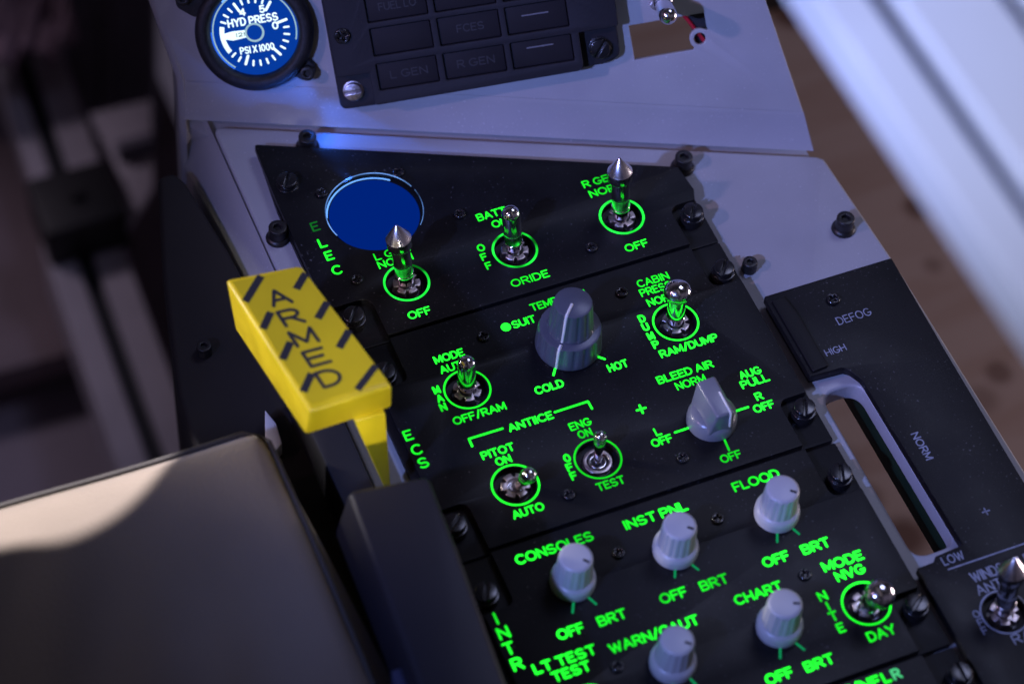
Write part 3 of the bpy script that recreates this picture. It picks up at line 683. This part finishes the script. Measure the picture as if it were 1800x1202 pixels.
# --- the panel after it, only its top edge in view
eo = poly_round(side_profile(-169.2, -240, -190.5, None, 1) + side_profile(-169.2, -240, -190.5, None, -1)[::-1], [.5, 4, .6, .5, .5, .6, 4, .5], 6)
sp = panel('sensor_panel', 'black panel at the bottom edge with LST/NFLR lettering fading to mint', eo, poly_round([(73.2, -169.0), (73.2, -240), (-74.5, -240), (-74.5, -169.0)], .8, 3), []); sp['group'] = GL
legend(sp, 'LST/NF', 21.0, -174.8, 21.8, 4.3, .95); legend(sp, 'L', 43.5, -174.8, 3.0, 4.3, .95); legend(sp, 'R', 47.2, -174.8, 3.4, 4.3, .95, M['mint'])
screw(sp, SLOT_SCREW, 68.6, -181.0, -.5, 1.5, name='fastener')

# --- unlit defog and windshield panel
do = poly_round([(76.4, -13.9), (130.0, -14.2), (128.6, -60), (127.6, -114), (126.6, -240), (74.6, -240), (74.8, -138.6), (81.8, -138.4), (83.2, -136.6), (94.6, -135.8), (93.6, -60), (90.0, -53.2), (76.4, -52.6)],
                [1.0, .6, .2, .2, .5, .5, .8, .6, .6, .5, 9, 3, .6], 6)
TOG_D = (95.1, -164.8)
dp = panel('defog_panel', 'unlit black panel with slider slot and pale DEFOG and WINDSHIELD lettering', do, poly_round([(77.2, -15.2), (128.6, -15.4), (126.4, -113), (125.4, -238), (75.8, -238), (75.8, -139.6), (95.4, -137), (95.0, -56), (91.0, -52.4), (77.2, -51.6)], .6, 3),
           [circle(*TOG_D, RING_HOLE, 40)], [circle(*TOG_D, 5.6, 30)])
for s_, x, y, wd, h, t in (('DEFOG', 96.9, -35.6, 14.0, 3.6, .42), ('HIGH', 86.3, -46.7, 8.4, 3.0, .40), ('LOW', 84.4, -141.2, 8.4, 3.6, .5), ('WINDSHIELD', 90.7, -151.0, 24.0, 4.3, .62), ('ANTIICE', 89.9, -156.0, 18.9, 4.0, .6), ('RAIN', 92.2, -177.5, 12.5, 4.0, .6)):
    legend(dp, s_, x, y, wd, h, t, M['pale'])
legend(dp, 'NORM', 99.0, -88.0, 12.2, 3.2, .5, M['pale'], ang=-pi / 2)
stack(dp, 'OFF', [(85.5, -162.0), (85.4, -165.4), (85.2, -168.7)], 3.0, .5, 2.6, M['pale'])
line(dp, [(85.0, -142.9), (122.9, -143.2)], .6, M['pale']); line(dp, [(107.4, -126.6), (110.2, -126.7)], .5, M['pale']); line(dp, [(108.8, -125.3), (108.8, -128.0)], .5, M['pale'])
legend_ring(dp, *TOG_D, M['pale'], 8.05, 8.7)
# raised dark step along the panel's upper left edge
link('edge_step', plate_mesh('edge_step', poly_round([(78.0, -17), (83.4, -17), (84.6, -26), (84.6, -51.2), (78.0, -51.6)], .8, 3), .02, 1.1, (), .4, 2), dp, [M['subblack']])
screw(dp, SMALL_SCREW, 100.0, -24.4, 0, .5).scale = (1.15, 1.15, 1.15)

# ================================================================== TOGGLE SWITCHES
def gear_ring(r0, r1, notches, depth, n=72):
    out = []
    for k in range(n):
        a = 2 * pi * k / n; rr = r1 - (depth if (k % (n // notches)) < 3 else 0)
        out.append((rr * cos(a), rr * sin(a)))
    return out
NUT = plate_mesh('nut', gear_ring(3.0, 5.2, 6, 1.5), -3.0, -.1, [circle(0, 0, 3.0, 30)], .3, 2); NUT.materials.append(M['nickel'])
COLLAR = plate_mesh('nut', circle(0, 0, 5.3, 48), -3.0, -1.6, [circle(0, 0, 3.9, 36)], .25, 2); COLLAR.materials.append(M['nickel'])
BUSH = plate_mesh('bushing', circle(0, 0, 3.2, 32), -6.0, -2.0, [circle(0, 0, 2.3, 28)], .3, 2); BUSH.materials.append(M['chrome'])
def dome(r, z, k=.75, n=8): return [(r * cos(pi / 2 * i / n), z + r * k * sin(pi / 2 * i / n)) for i in range(n)] + [(.02, z + r * k)]
def ball(r, z, n=12, k=1.0): return [(r * cos(a), z + r * k * sin(a)) for a in [-pi / 2 * .75 + (pi / 2 * 1.75) * i / n for i in range(n)]] + [(.02, z + r * k)]
LEVER = {
    'cone': ('turned_steel', [(2.3, -1.5), (2.3, 2.2), (2.9, 2.8), (3.0, 6.6), (3.4, 6.9), (3.65, 7.3), (3.65, 7.9), (3.4, 8.1), (3.4, 12.6), (3.45, 12.8), (3.5, 13.0), (3.5, 22.6), (4.55, 22.7), (4.7, 23.0), (4.7, 26.4), (4.75, 26.9), (4.3, 27.5), (.5, 33.6), (.02, 33.9)]),
    'round': ('chrome', [(1.9, -1.5), (1.9, 2.2), (2.7, 2.8), (2.8, 5.6), (3.3, 5.8), (3.5, 6.2), (3.5, 6.7), (3.3, 6.9), (3.3, 11.0), (3.45, 11.3), (3.5, 11.5), (3.5, 21.0)] + [(3.5 * cos(a), 21.0 + 3.5 * sin(a)) for a in [pi / 2 * i / 8 for i in range(1, 8)]] + [(.02, 24.5)]),
    'dome': ('chrome', [(1.9, -1.5), (1.9, 1.6), (2.8, 2.0), (2.9, 4.4), (3.4, 4.6), (3.5, 5.1), (3.3, 5.4), (3.35, 12.6), (3.55, 12.8), (3.6, 14.0), (4.3, 14.8), (4.9, 15.8), (5.15, 17.0)] + dome(5.15, 17.4, .80)),
    'stub': ('chrome', [(2.3, -1.5), (2.3, 1.8), (2.6, 2.2), (2.6, 4.0), (3.4, 4.2), (3.5, 5.0), (3.2, 5.4), (3.15, 8), (3.3, 14.5)] + [(3.3 * cos(a), 15.4 + 3.3 * sin(a)) for a in [pi / 2 * i / 8 for i in range(0, 8)]] + [(.02, 18.7)]),
    'bat': ('chrome', [(1.5, -1.5), (1.5, 2), (1.45, 4), (1.7, 8), (2.1, 11)] + [(2.45 * cos(a), 13.2 + 2.45 * sin(a)) for a in [-.6 + (pi / 2 + .6) * i / 10 for i in range(10)]] + [(.02, 15.65)]),
    'fatbat': ('chrome', [(2.0, -1.5), (2.0, 2), (1.9, 4), (2.2, 9), (2.6, 12)] + [(2.95 * cos(a), 14.6 + 2.95 * sin(a)) for a in [-.6 + (pi / 2 + .6) * i / 10 for i in range(10)]] + [(.02, 17.55)]),
}
LEVER_MESH = {}
for k, (mn, pr) in LEVER.items():
    me = lathe_mesh('lever', pr, 48, None, 30); me.materials.append(M['chrome']); LEVER_MESH[k] = me
    if k == 'cone':
        me.materials.append(M['brushed'])
        for p in me.polygons:
            if p.center.z > 26.7 * MM: p.material_index = 1
SW = 'chrome toggle switches on the console and instrument panel'
def toggle(kind, x, y, lean, label, frame=CONSOLE, nut=NUT, z=0):
    t = thing('toggle_switch', label, 'toggle switch', frame, (x, y, z), 0, SW)
    link('nut', nut, t).rotation_euler = (0, 0, random.random())
    link('bushing', BUSH, t)
    lv = link('lever', LEVER_MESH[kind], t); lv.location = Vector((0, 0, -2.2)) * MM
    d = Vector((lean[0], lean[1], 1)).normalized(); lv.rotation_euler = d.to_track_quat('Z', 'Y').to_euler()
    return t
toggle('cone', *TOG_E[0], (-.10, .10), 'cone-tipped steel toggle just below the round blue window')
toggle('round', *TOG_E[1], (-.08, .12), 'round-ended chrome cylinder toggle marked BATT')
toggle('cone', *TOG_E[2], (-.07, .10), 'cone-tipped steel toggle marked R GEN beside the slanting panel edge')
toggle('stub', *TOG_C[0], (.0, .12), 'short round-ended chrome toggle marked MODE beside MAN lettering')
toggle('fatbat', *TOG_C[1], (.18, -.34), 'chrome ball-tipped bat toggle under PITOT, leaning towards AUTO')
toggle('bat', *TOG_C[2], (.05, .12), 'thin bat toggle under ENG standing in a plain grey ring', nut=COLLAR)
toggle('dome', *TOG_C[3], (.02, .16), 'dome-topped chrome toggle marked CABIN PRESS')
toggle('dome', *TOG_I[0], (.0, -.31), 'dome-topped chrome toggle beside NITE lettering, leaning to DAY')
toggle('cone', *TOG_D, (-.05, .10), 'cone-tipped toggle in an unlit grey ring under WINDSHIELD lettering')
toggle('round', 185.4, 6.0, (.05, -.13), 'blunt chrome toggle on the upright grey panel above a square hole', GAUGE, z=2.9)

# ================================================================== KNOBS
KN = 'light grey fluted dimmer knobs'
KB = lathe_mesh('skirt', [(7.9, .1), (8.0, .8), (8.0, 3.0), (7.8, 4.0), (7.2, 4.9), (6.6, 5.3), (6.4, 5.4)], 56); KB.materials.append(M['knob'])
KG = lathe_mesh('grip', [(6.55, 5.2), (6.5, 6.0), (6.0, 15.2), (5.8, 16.2), (5.3, 16.7), (4.6, 16.85), (.1, 16.95)], 96, (16, .35, 5.5, 15.6), 40); KG.materials.append(M['knob'])
KM = plate_mesh('pointer_mark', [(-.45, -4.9), (.45, -4.9), (.45, -2.6), (-.45, -2.6)], 16.6, 17.02, (), .05, 1); KM.materials.append(M['mark'])
for (x, y, a, lab) in ((-38.9, -101.2, 38, 'grey dimmer knob under CONSOLES lettering'), (-.7, -102.2, 44, 'grey dimmer knob under INST PNL lettering'), (38.8, -101.4, 44, 'grey dimmer knob under FLOOD lettering'),
                       (-20.2, -142.3, 44, 'grey dimmer knob under WARN/CAUT lettering'), (19.5, -142.6, 62, 'grey dimmer knob under CHART lettering')):
    t = thing('dimmer_knob', lab, 'knob', CONSOLE, (x, y, 0), radians(a + 4), KN)
    link('skirt', KB, t); g = link('grip', KG, t); link('pointer_mark', KM, g)

t = thing('temperature_knob', 'two-tier blue-grey fluted knob with a white pointer line', 'knob', CONSOLE, (-.6, -8.6, 0), radians(-44))
lo = link('lower_dial', lathe_mesh('lower_dial', [(12.0, .3), (12.3, 1.2), (12.2, 3.0), (11.6, 10.2), (11.2, 11.2), (10.4, 11.6), (.1, 11.7)], 144, (18, .55, 2.0, 10.8), 40), t, [M['tempknob']])
up = link('upper_dial', lathe_mesh('upper_dial', [(8.5, 11.6), (8.6, 12.4), (8.3, 13.2), (7.2, 24.6), (6.9, 25.5), (6.2, 25.9), (.1, 26.0)], 144, (14, .5, 12.8, 25.0), 40), t, [M['tempknob']])
link('pointer', tube_mesh('pointer', [(0, -1.2, 26.05), (0, -6.1, 26.0), (0, -7.05, 25.2), (0, -8.3, 13.2), (0, -8.6, 12.3)], .55, 8), up, [M['pointer']])
link('pointer', tube_mesh('pointer', [(0, -9.6, 11.75), (0, -11.0, 11.5), (0, -11.7, 10.0), (0, -12.35, 1.6)], .62, 8), lo, [M['pointer']])

t = thing('bleed_air_knob', 'smooth mid grey wedge knob with a white index line under BLEED AIR', 'knob', CONSOLE, (34.2, -57.6, 0), radians(0))
link('base', lathe_mesh('base', [(9.1, .2), (9.2, 1.2), (9.0, 3.6), (8.5, 5.2), (7.4, 6.4), (5.6, 7.0), (.1, 7.1)], 64, None, 50), t, [M['wedge']])
bar = link('wedge_grip', hull_mesh('wedge_grip', [(-4.3, 7.6, 16.6), (3.0, 7.9, 16.6), (3.2, -8.6, 15.8), (-3.6, -8.6, 15.8)], [(-6.4, 6.4, 1.0), (4.6, 7.9, 1.0), (4.4, -8.3, 1.0), (-5.8, -7.4, 1.0)], 1.0, 4), t, [M['wedge']])
link('index_line', tube_mesh('index_line', [(1.6, .8, 16.35), (1.6, -7.5, 15.95), (1.65, -8.5, 15.2), (2.0, -8.95, 8.0)], .42, 8), bar, [M['pointer']])

# ================================================================== YELLOW ARMED HANDLE
yh = thing('armed_handle', 'bright yellow handle with black stripes and ARMED lettering', 'handle', CONSOLE, (-102, -12, 58))
T = [(-18.1, 30.8, 2.0), (7.7, 27.9, 2.0), (19.1, -30.4, 2.0), (-9.9, -30.6, 2.0)]
Bt = [(-15.7, 31.2, -28), (7.9, 29.0, -28), (20.2, -28.0, -14), (-11.0, -28.4, -14)]
link('body', hull_mesh('body', T, Bt, 1.3, 3), yh, [M['yellow']])
# decal lies on the top; its local plane is z = 2.0
def quad(u, v):                                     # u across left-right, v from far to near
    a = Vector(T[0]).lerp(Vector(T[1]), u); b = Vector(T[3]).lerp(Vector(T[2]), u); return a.lerp(b, v)
dc = link('decal', hull_mesh('decal', [(*quad(.055, .03).to_2d(), 2.30), (*quad(.985, .03).to_2d(), 2.30), (*quad(.985, .955).to_2d(), 2.30), (*quad(.055, .955).to_2d(), 2.30)], [(*quad(.055, .03).to_2d(), 1.6), (*quad(.985, .03).to_2d(), 1.6), (*quad(.985, .955).to_2d(), 1.6), (*quad(.055, .955).to_2d(), 1.6)]), yh, [M['decal']])
r = Ribbons()
def qstroke(pts, t):
    r.stroke([tuple(quad(u, v).to_2d()) for u, v in pts], t, 2.34)
def stripe(a, b, t=4.0):
    A = quad(*a).to_2d(); B = quad(*b).to_2d(); d = (B - A).normalized(); nn = Vector((-d.y, d.x)) * t / 2
    r.k += 1; z = 2.34 + r.k * .003; b0 = len(r.v); r.v += [(*(A + nn), z), (*(A - nn), z), (*(B - nn), z), (*(B + nn), z)]; r.f.append((b0, b0 + 1, b0 + 2, b0 + 3))
stripe((.06, .185), (.44, .03), 2.7)
for v in (.35, .58, .82): stripe((.06, v + .045), (.27, v - .055), 2.7)
for v in (.11, .35, .585): stripe((.985, v - .035), (.74, v + .065), 2.7)
stripe((.985, .835), (.62, .955), 2.5)
for i, c in enumerate('ARMED'):
    w_, st = GLYPH[c]; cv = .205 + .155 * i; cu_ = .47 - .012 * i; sw = .30 * (.9 if c != 'M' else 1.0); sh = .105; sw *= .88
    for s_ in st: qstroke([(cu_ + (px / w_ - .5) * sw, cv - (py - .5) * sh) for px, py in s_], 1.25)
r.build('lettering', M['ink'], dc)
link('arm', box_mesh('arm', (-1, -66, -75), (11.5, 24, -49), 1.5), yh, [M['slot']])
link('stem', hull_mesh('stem', [(6.0, -29.6, -13), (16.8, -30.2, -13), (18.0, -33.5, -54), (15.8, -33.4, -54)], [(6.0, -26.6, -13), (16.8, -27.2, -13), (18.0, -30.5, -54), (15.8, -30.4, -54)], .4, 2), yh, [M['yellow']])

# ================================================================== SEAT, SIDE PANELS
sc = thing('seat_cushion', 'olive grey canvas seat cushion with piped edge and a patch of bright light', 'cushion', CONSOLE, (-179, -74, 18))
NX, NY = 60, 50
vs = []; fs = []
def cush(i, j):
    u = i / NX; v = j / NY                           # u left to right, v far to near
    x = -150 + u * 207; y = 53.5 - v * 260 + 0.0 * u
    x += v * -1.5
    e = min(1, (1 - u) / .035); f_ = min(1, v / .07)
    z = 12 + 3 * sin(pi * min(1, v * 1.3)) - 5 * (1 - sqrt(max(0, 1 - (1 - e) ** 2))) - 6 * (1 - sqrt(max(0, 1 - (1 - f_) ** 2)))
    z += 1.3 * sin(u * 9 + v * 4) * sin(v * 7 - u * 3) + 2.0 * sin((u * 1.4 + v) * 23) * max(0, sin(u * 5 - v * 6)) ** 2 * f_ * e + .5 * sin(u * 31 + v * 13) * min(1, v * 5) * .4
    return (x, y, z)
for j in range(NY + 1):
    for i in range(NX + 1): vs.append(cush(i, j))
for j in range(NY):
    for i in range(NX): a = j * (NX + 1) + i; fs.append((a, a + 1, a + NX + 2, a + NX + 1))
b0 = len(vs)
rim = [(i, 0) for i in range(NX + 1)] + [(NX, j) for j in range(1, NY + 1)]
for (i, j) in rim: x, y, z = cush(i, j); vs.append((x + (1.5 + 17 * j / NY if i == NX else 0), y + (1.5 if j == 0 else 0), z - 7))
b1 = len(vs)
for (i, j) in rim: x, y, z = cush(i, j); vs.append((x + (1.5 + 17 * j / NY if i == NX else 0), y + (2.5 if j == 0 else 0), z - 38))
for k in range(len(rim) - 1):
    (i, j), (i2, j2) = rim[k], rim[k + 1]; fs.append((j * (NX + 1) + i, j2 * (NX + 1) + i2, b0 + k + 1, b0 + k)); fs.append((b0 + k, b0 + k + 1, b1 + k + 1, b1 + k))
link('cover', mesh('cover', vs, fs, True, 75), sc, [M['fabric']])
pts = [Vector(cush(i, 0)) + Vector((0, .8, .4)) for i in range(0, NX + 1, 2)]; pts[-1] += Vector((-.5, -.5, 0))
pts += [Vector(cush(NX, j)) + Vector((.8, 0, .4)) for j in range(1, NY + 1, 2)]
link('piping', tube_mesh('piping', pts, 1.0, 10), sc, [mat('dark_seam_piping', (.035, .030, .026), .8)])
seam = [Vector(cush(int(NX * .90), j)) + Vector((0, 0, .1)) for j in range(3, NY + 1, 2)]

sd = thing('seat_side_panel', 'dark navy padded slab beside the seat cushion, below the yellow handle', 'side panel', CONSOLE, (-95, -110, 0))
link('body', hull_mesh('body', [(-12.5, 43.8, 45), (14.5, 40.0, 45), (13.0, 12, 45), (5.0, -90, 45), (-20.5, -90, 45)], [(-17, 46, 18), (12, 42, 4), (11, 10, 4), (3, -90, 4), (-22.5, -90, 18)], 2.2, 3), sd, [M['navy']])
link('latch', box_mesh('latch', (-21.0, -34, 24), (-17.6, -18, 34), .8), sd, [mat('dull_blue_metal', (.05, .055, .10), .4)])
link('latch', box_mesh('latch', (-22.5, -60, 24), (-19.0, -42, 34), .8), sd, [M['bracket']])

bw = thing('black_side_wall', 'tall black wall between the grey console and the left frame', 'side wall', CONSOLE, (-115, 40, -15))
bo = poly_round([(2.1, 90.2), (8.6, 91.2), (11.4, 85.1), (16.0, 47.0), (23.5, -60.0), (24, -190), (-26, -190), (-24.5, -36.8), (-22.4, -8.9), (-10.7, 45.2)], [3, 4, 6, 4, 3, 1, 1, 4, 6, 6], 6)
link('body', plate_mesh('body', bo, -150, 0, (), 2.2, 4), bw, [M['blackwall']])
screw(bw, HEX_SCREW, -7.6, 4.5, .0, 0, 'capscrew', 'screw')
link('lit_patch_tab', hull_mesh('lit_patch_tab', [(3.4, -31.6, 7), (5.2, -38.6, 7), (4.3, -47.4, 7), (.6, -50.0, 7), (-.6, -43.2, 7)], [(3.4, -31.6, -.2), (5.2, -38.6, -.2), (4.3, -47.4, -.2), (.6, -50.0, -.2), (-.6, -43.2, -.2)], .4, 2), bw, [M['alu']])  # added tab; light falling here is put into its pale colour

# ================================================================== RAIL OVER THE RIGHT SIDE (out of focus, nearer)
def extrusion(name, label, p0, p1, width, height, slots, m_face, m_slot, group=None, up=(0, 0, 1), slot_w=6.5):
    """Slotted aluminium bar; its slots run along the top face. p0 and p1 are the ends of its left top edge."""
    p0 = Vector(p0); p1 = Vector(p1); y = (p1 - p0).normalized(); z = Vector(up); z = (z - y * z.dot(y)).normalized(); x = y.cross(z)
    t = thing(name, label, 'aluminium bar', Frame(p0, x, y, z), group=group); L = (p1 - p0).length
    pr = [(0, -height), (0, -1.2), (.4, -.4), (1.2, 0)]
    for s in slots: pr += [(s - slot_w / 2 - .8, 0), (s - slot_w / 2, -.8), (s - slot_w / 2, -8), (s + slot_w / 2, -8), (s + slot_w / 2, -.8), (s + slot_w / 2 + .8, 0)]
    pr += [(width - 1.2, 0), (width - .4, -.4), (width, -1.2), (width, -height)]
    n = len(pr); vs = [(a, 0, b) for a, b in pr] + [(a, L, b) for a, b in pr]
    fs = [(k, (k + 1) % n, (k + 1) % n + n, k + n) for k in range(n)] + [tuple(range(n)), tuple(range(2 * n - 1, n - 1, -1))]
    link('bar', mesh('bar', vs, fs), t, [m_face])
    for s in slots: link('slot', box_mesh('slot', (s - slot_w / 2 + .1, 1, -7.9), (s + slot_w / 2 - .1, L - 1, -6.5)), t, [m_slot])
    return t
extrusion('canopy_rail', 'bright out-of-focus aluminium rail crossing the top right corner', (-19.5, -360, 330), (-28.5, 0, 330), 78, 12, (15.0, 43.5), M['alu'], M['slotblue'], slot_w=6.2)

# ================================================================== DARK FRAME BELOW, AT THE LEFT
FB = 'grey slotted bars at the left'
extrusion('frame_bar', 'grey slotted bar running into the dark above the black clamp', (-85, 560, -560), (-76, 770, -560), 47, 40, (19.5,), M['aludark'], M['slot'], FB, slot_w=12)
extrusion('frame_bar', 'grey slotted bar running down from the black clamp to the seat cushion', (-104.5, 120, -560), (-93.0, 545, -560), 50, 52, (24.0,), M['aludark'], M['slot'], FB, slot_w=11)
ck = thing('clamp', 'black clamp block across the grey slotted bars', 'clamp', CONSOLE, (-65, 548, -560))
link('body', box_mesh('body', (-27, -24, -6), (27, 24, 34), 3), ck, [M['bracket']])
link('bolt', lathe_mesh('bolt', [(5, 34.1), (5, 38), (4, 39)], 24), ck, [M['bracket']])
gu = thing('gusset_plate', 'dark grey triangular gusset beside the black clamp', 'gusset', CONSOLE, (-20, 580, -560))
gp = [(-14, 44), (28, 42), (6, -31), (-20, -58), (-11, -12)]
link('plate', hull_mesh('plate', [(x, y, 20) for x, y in gp], [(x, y, 14) for x, y in gp], 1, 2), gu, [M['aludark']])
link('rib', box_mesh('rib', (-8, -4, 20.1), (16, 3, 34), 1), gu, [M['darkboard']])
for (pp, lab) in (([(-38, 686), (-16, 681), (70, 965), (48, 970)], 'dark grey board left of the black gap'), ([(-4, 677), (22, 671), (112, 950), (84, 956)], 'dark grey board next to the pale instrument panel')):
    o = link('backing_board', hull_mesh('backing_board', [(x, y, -600) for x, y in pp], [(x, y, -640) for x, y in pp], 1, 2), None, [M['darkboard']]); tag(o, lab, 'board', 'dark boards behind the bars')
pp = [(-190, 500), (-84, 497), (-60, 660), (-130, 745), (-190, 745)]
tag(link('floor_board', hull_mesh('floor_board', [(x, y, -618) for x, y in pp], [(x, y, -640) for x, y in pp], 1, 2), None, [M['floorboard']]), 'brownish board on the floor left of the grey bars', 'board')
vs = []; fs = []; n = 34
for j in range(n + 1):
    for i in range(n + 1):
        x = -110 + 80 * i / n; y = 662 + 150 * j / n
        z = -515 + 8 * sin(i * .55 + j * .2) * cos(j * .48 - i * .13) + 5 * sin(i * 1.1 - j * .7)
        vs.append((x + .22 * (y - 662), y - 3 * sin(i * .5), z))
for j in range(n):
    for i in range(n): a = j * (n + 1) + i; fs.append((a, a + 1, a + n + 2, a + n + 1))
me = mesh('cloth', vs, fs, True, 180); o = link('cloth', me, None, [M['pink']])
sm = o.modifiers.new('thickness', 'SOLIDIFY'); sm.thickness = .003
tag(o, 'blurred pinkish cloth in the top left corner', 'cloth')
# black block on the plywood beyond the instrument panel
tag(link('block', box_mesh('block', (268, 318, -249.9), (330, 380, -215), 1), None, [M['bracket']]), 'black block on the plywood at the top edge', 'block')
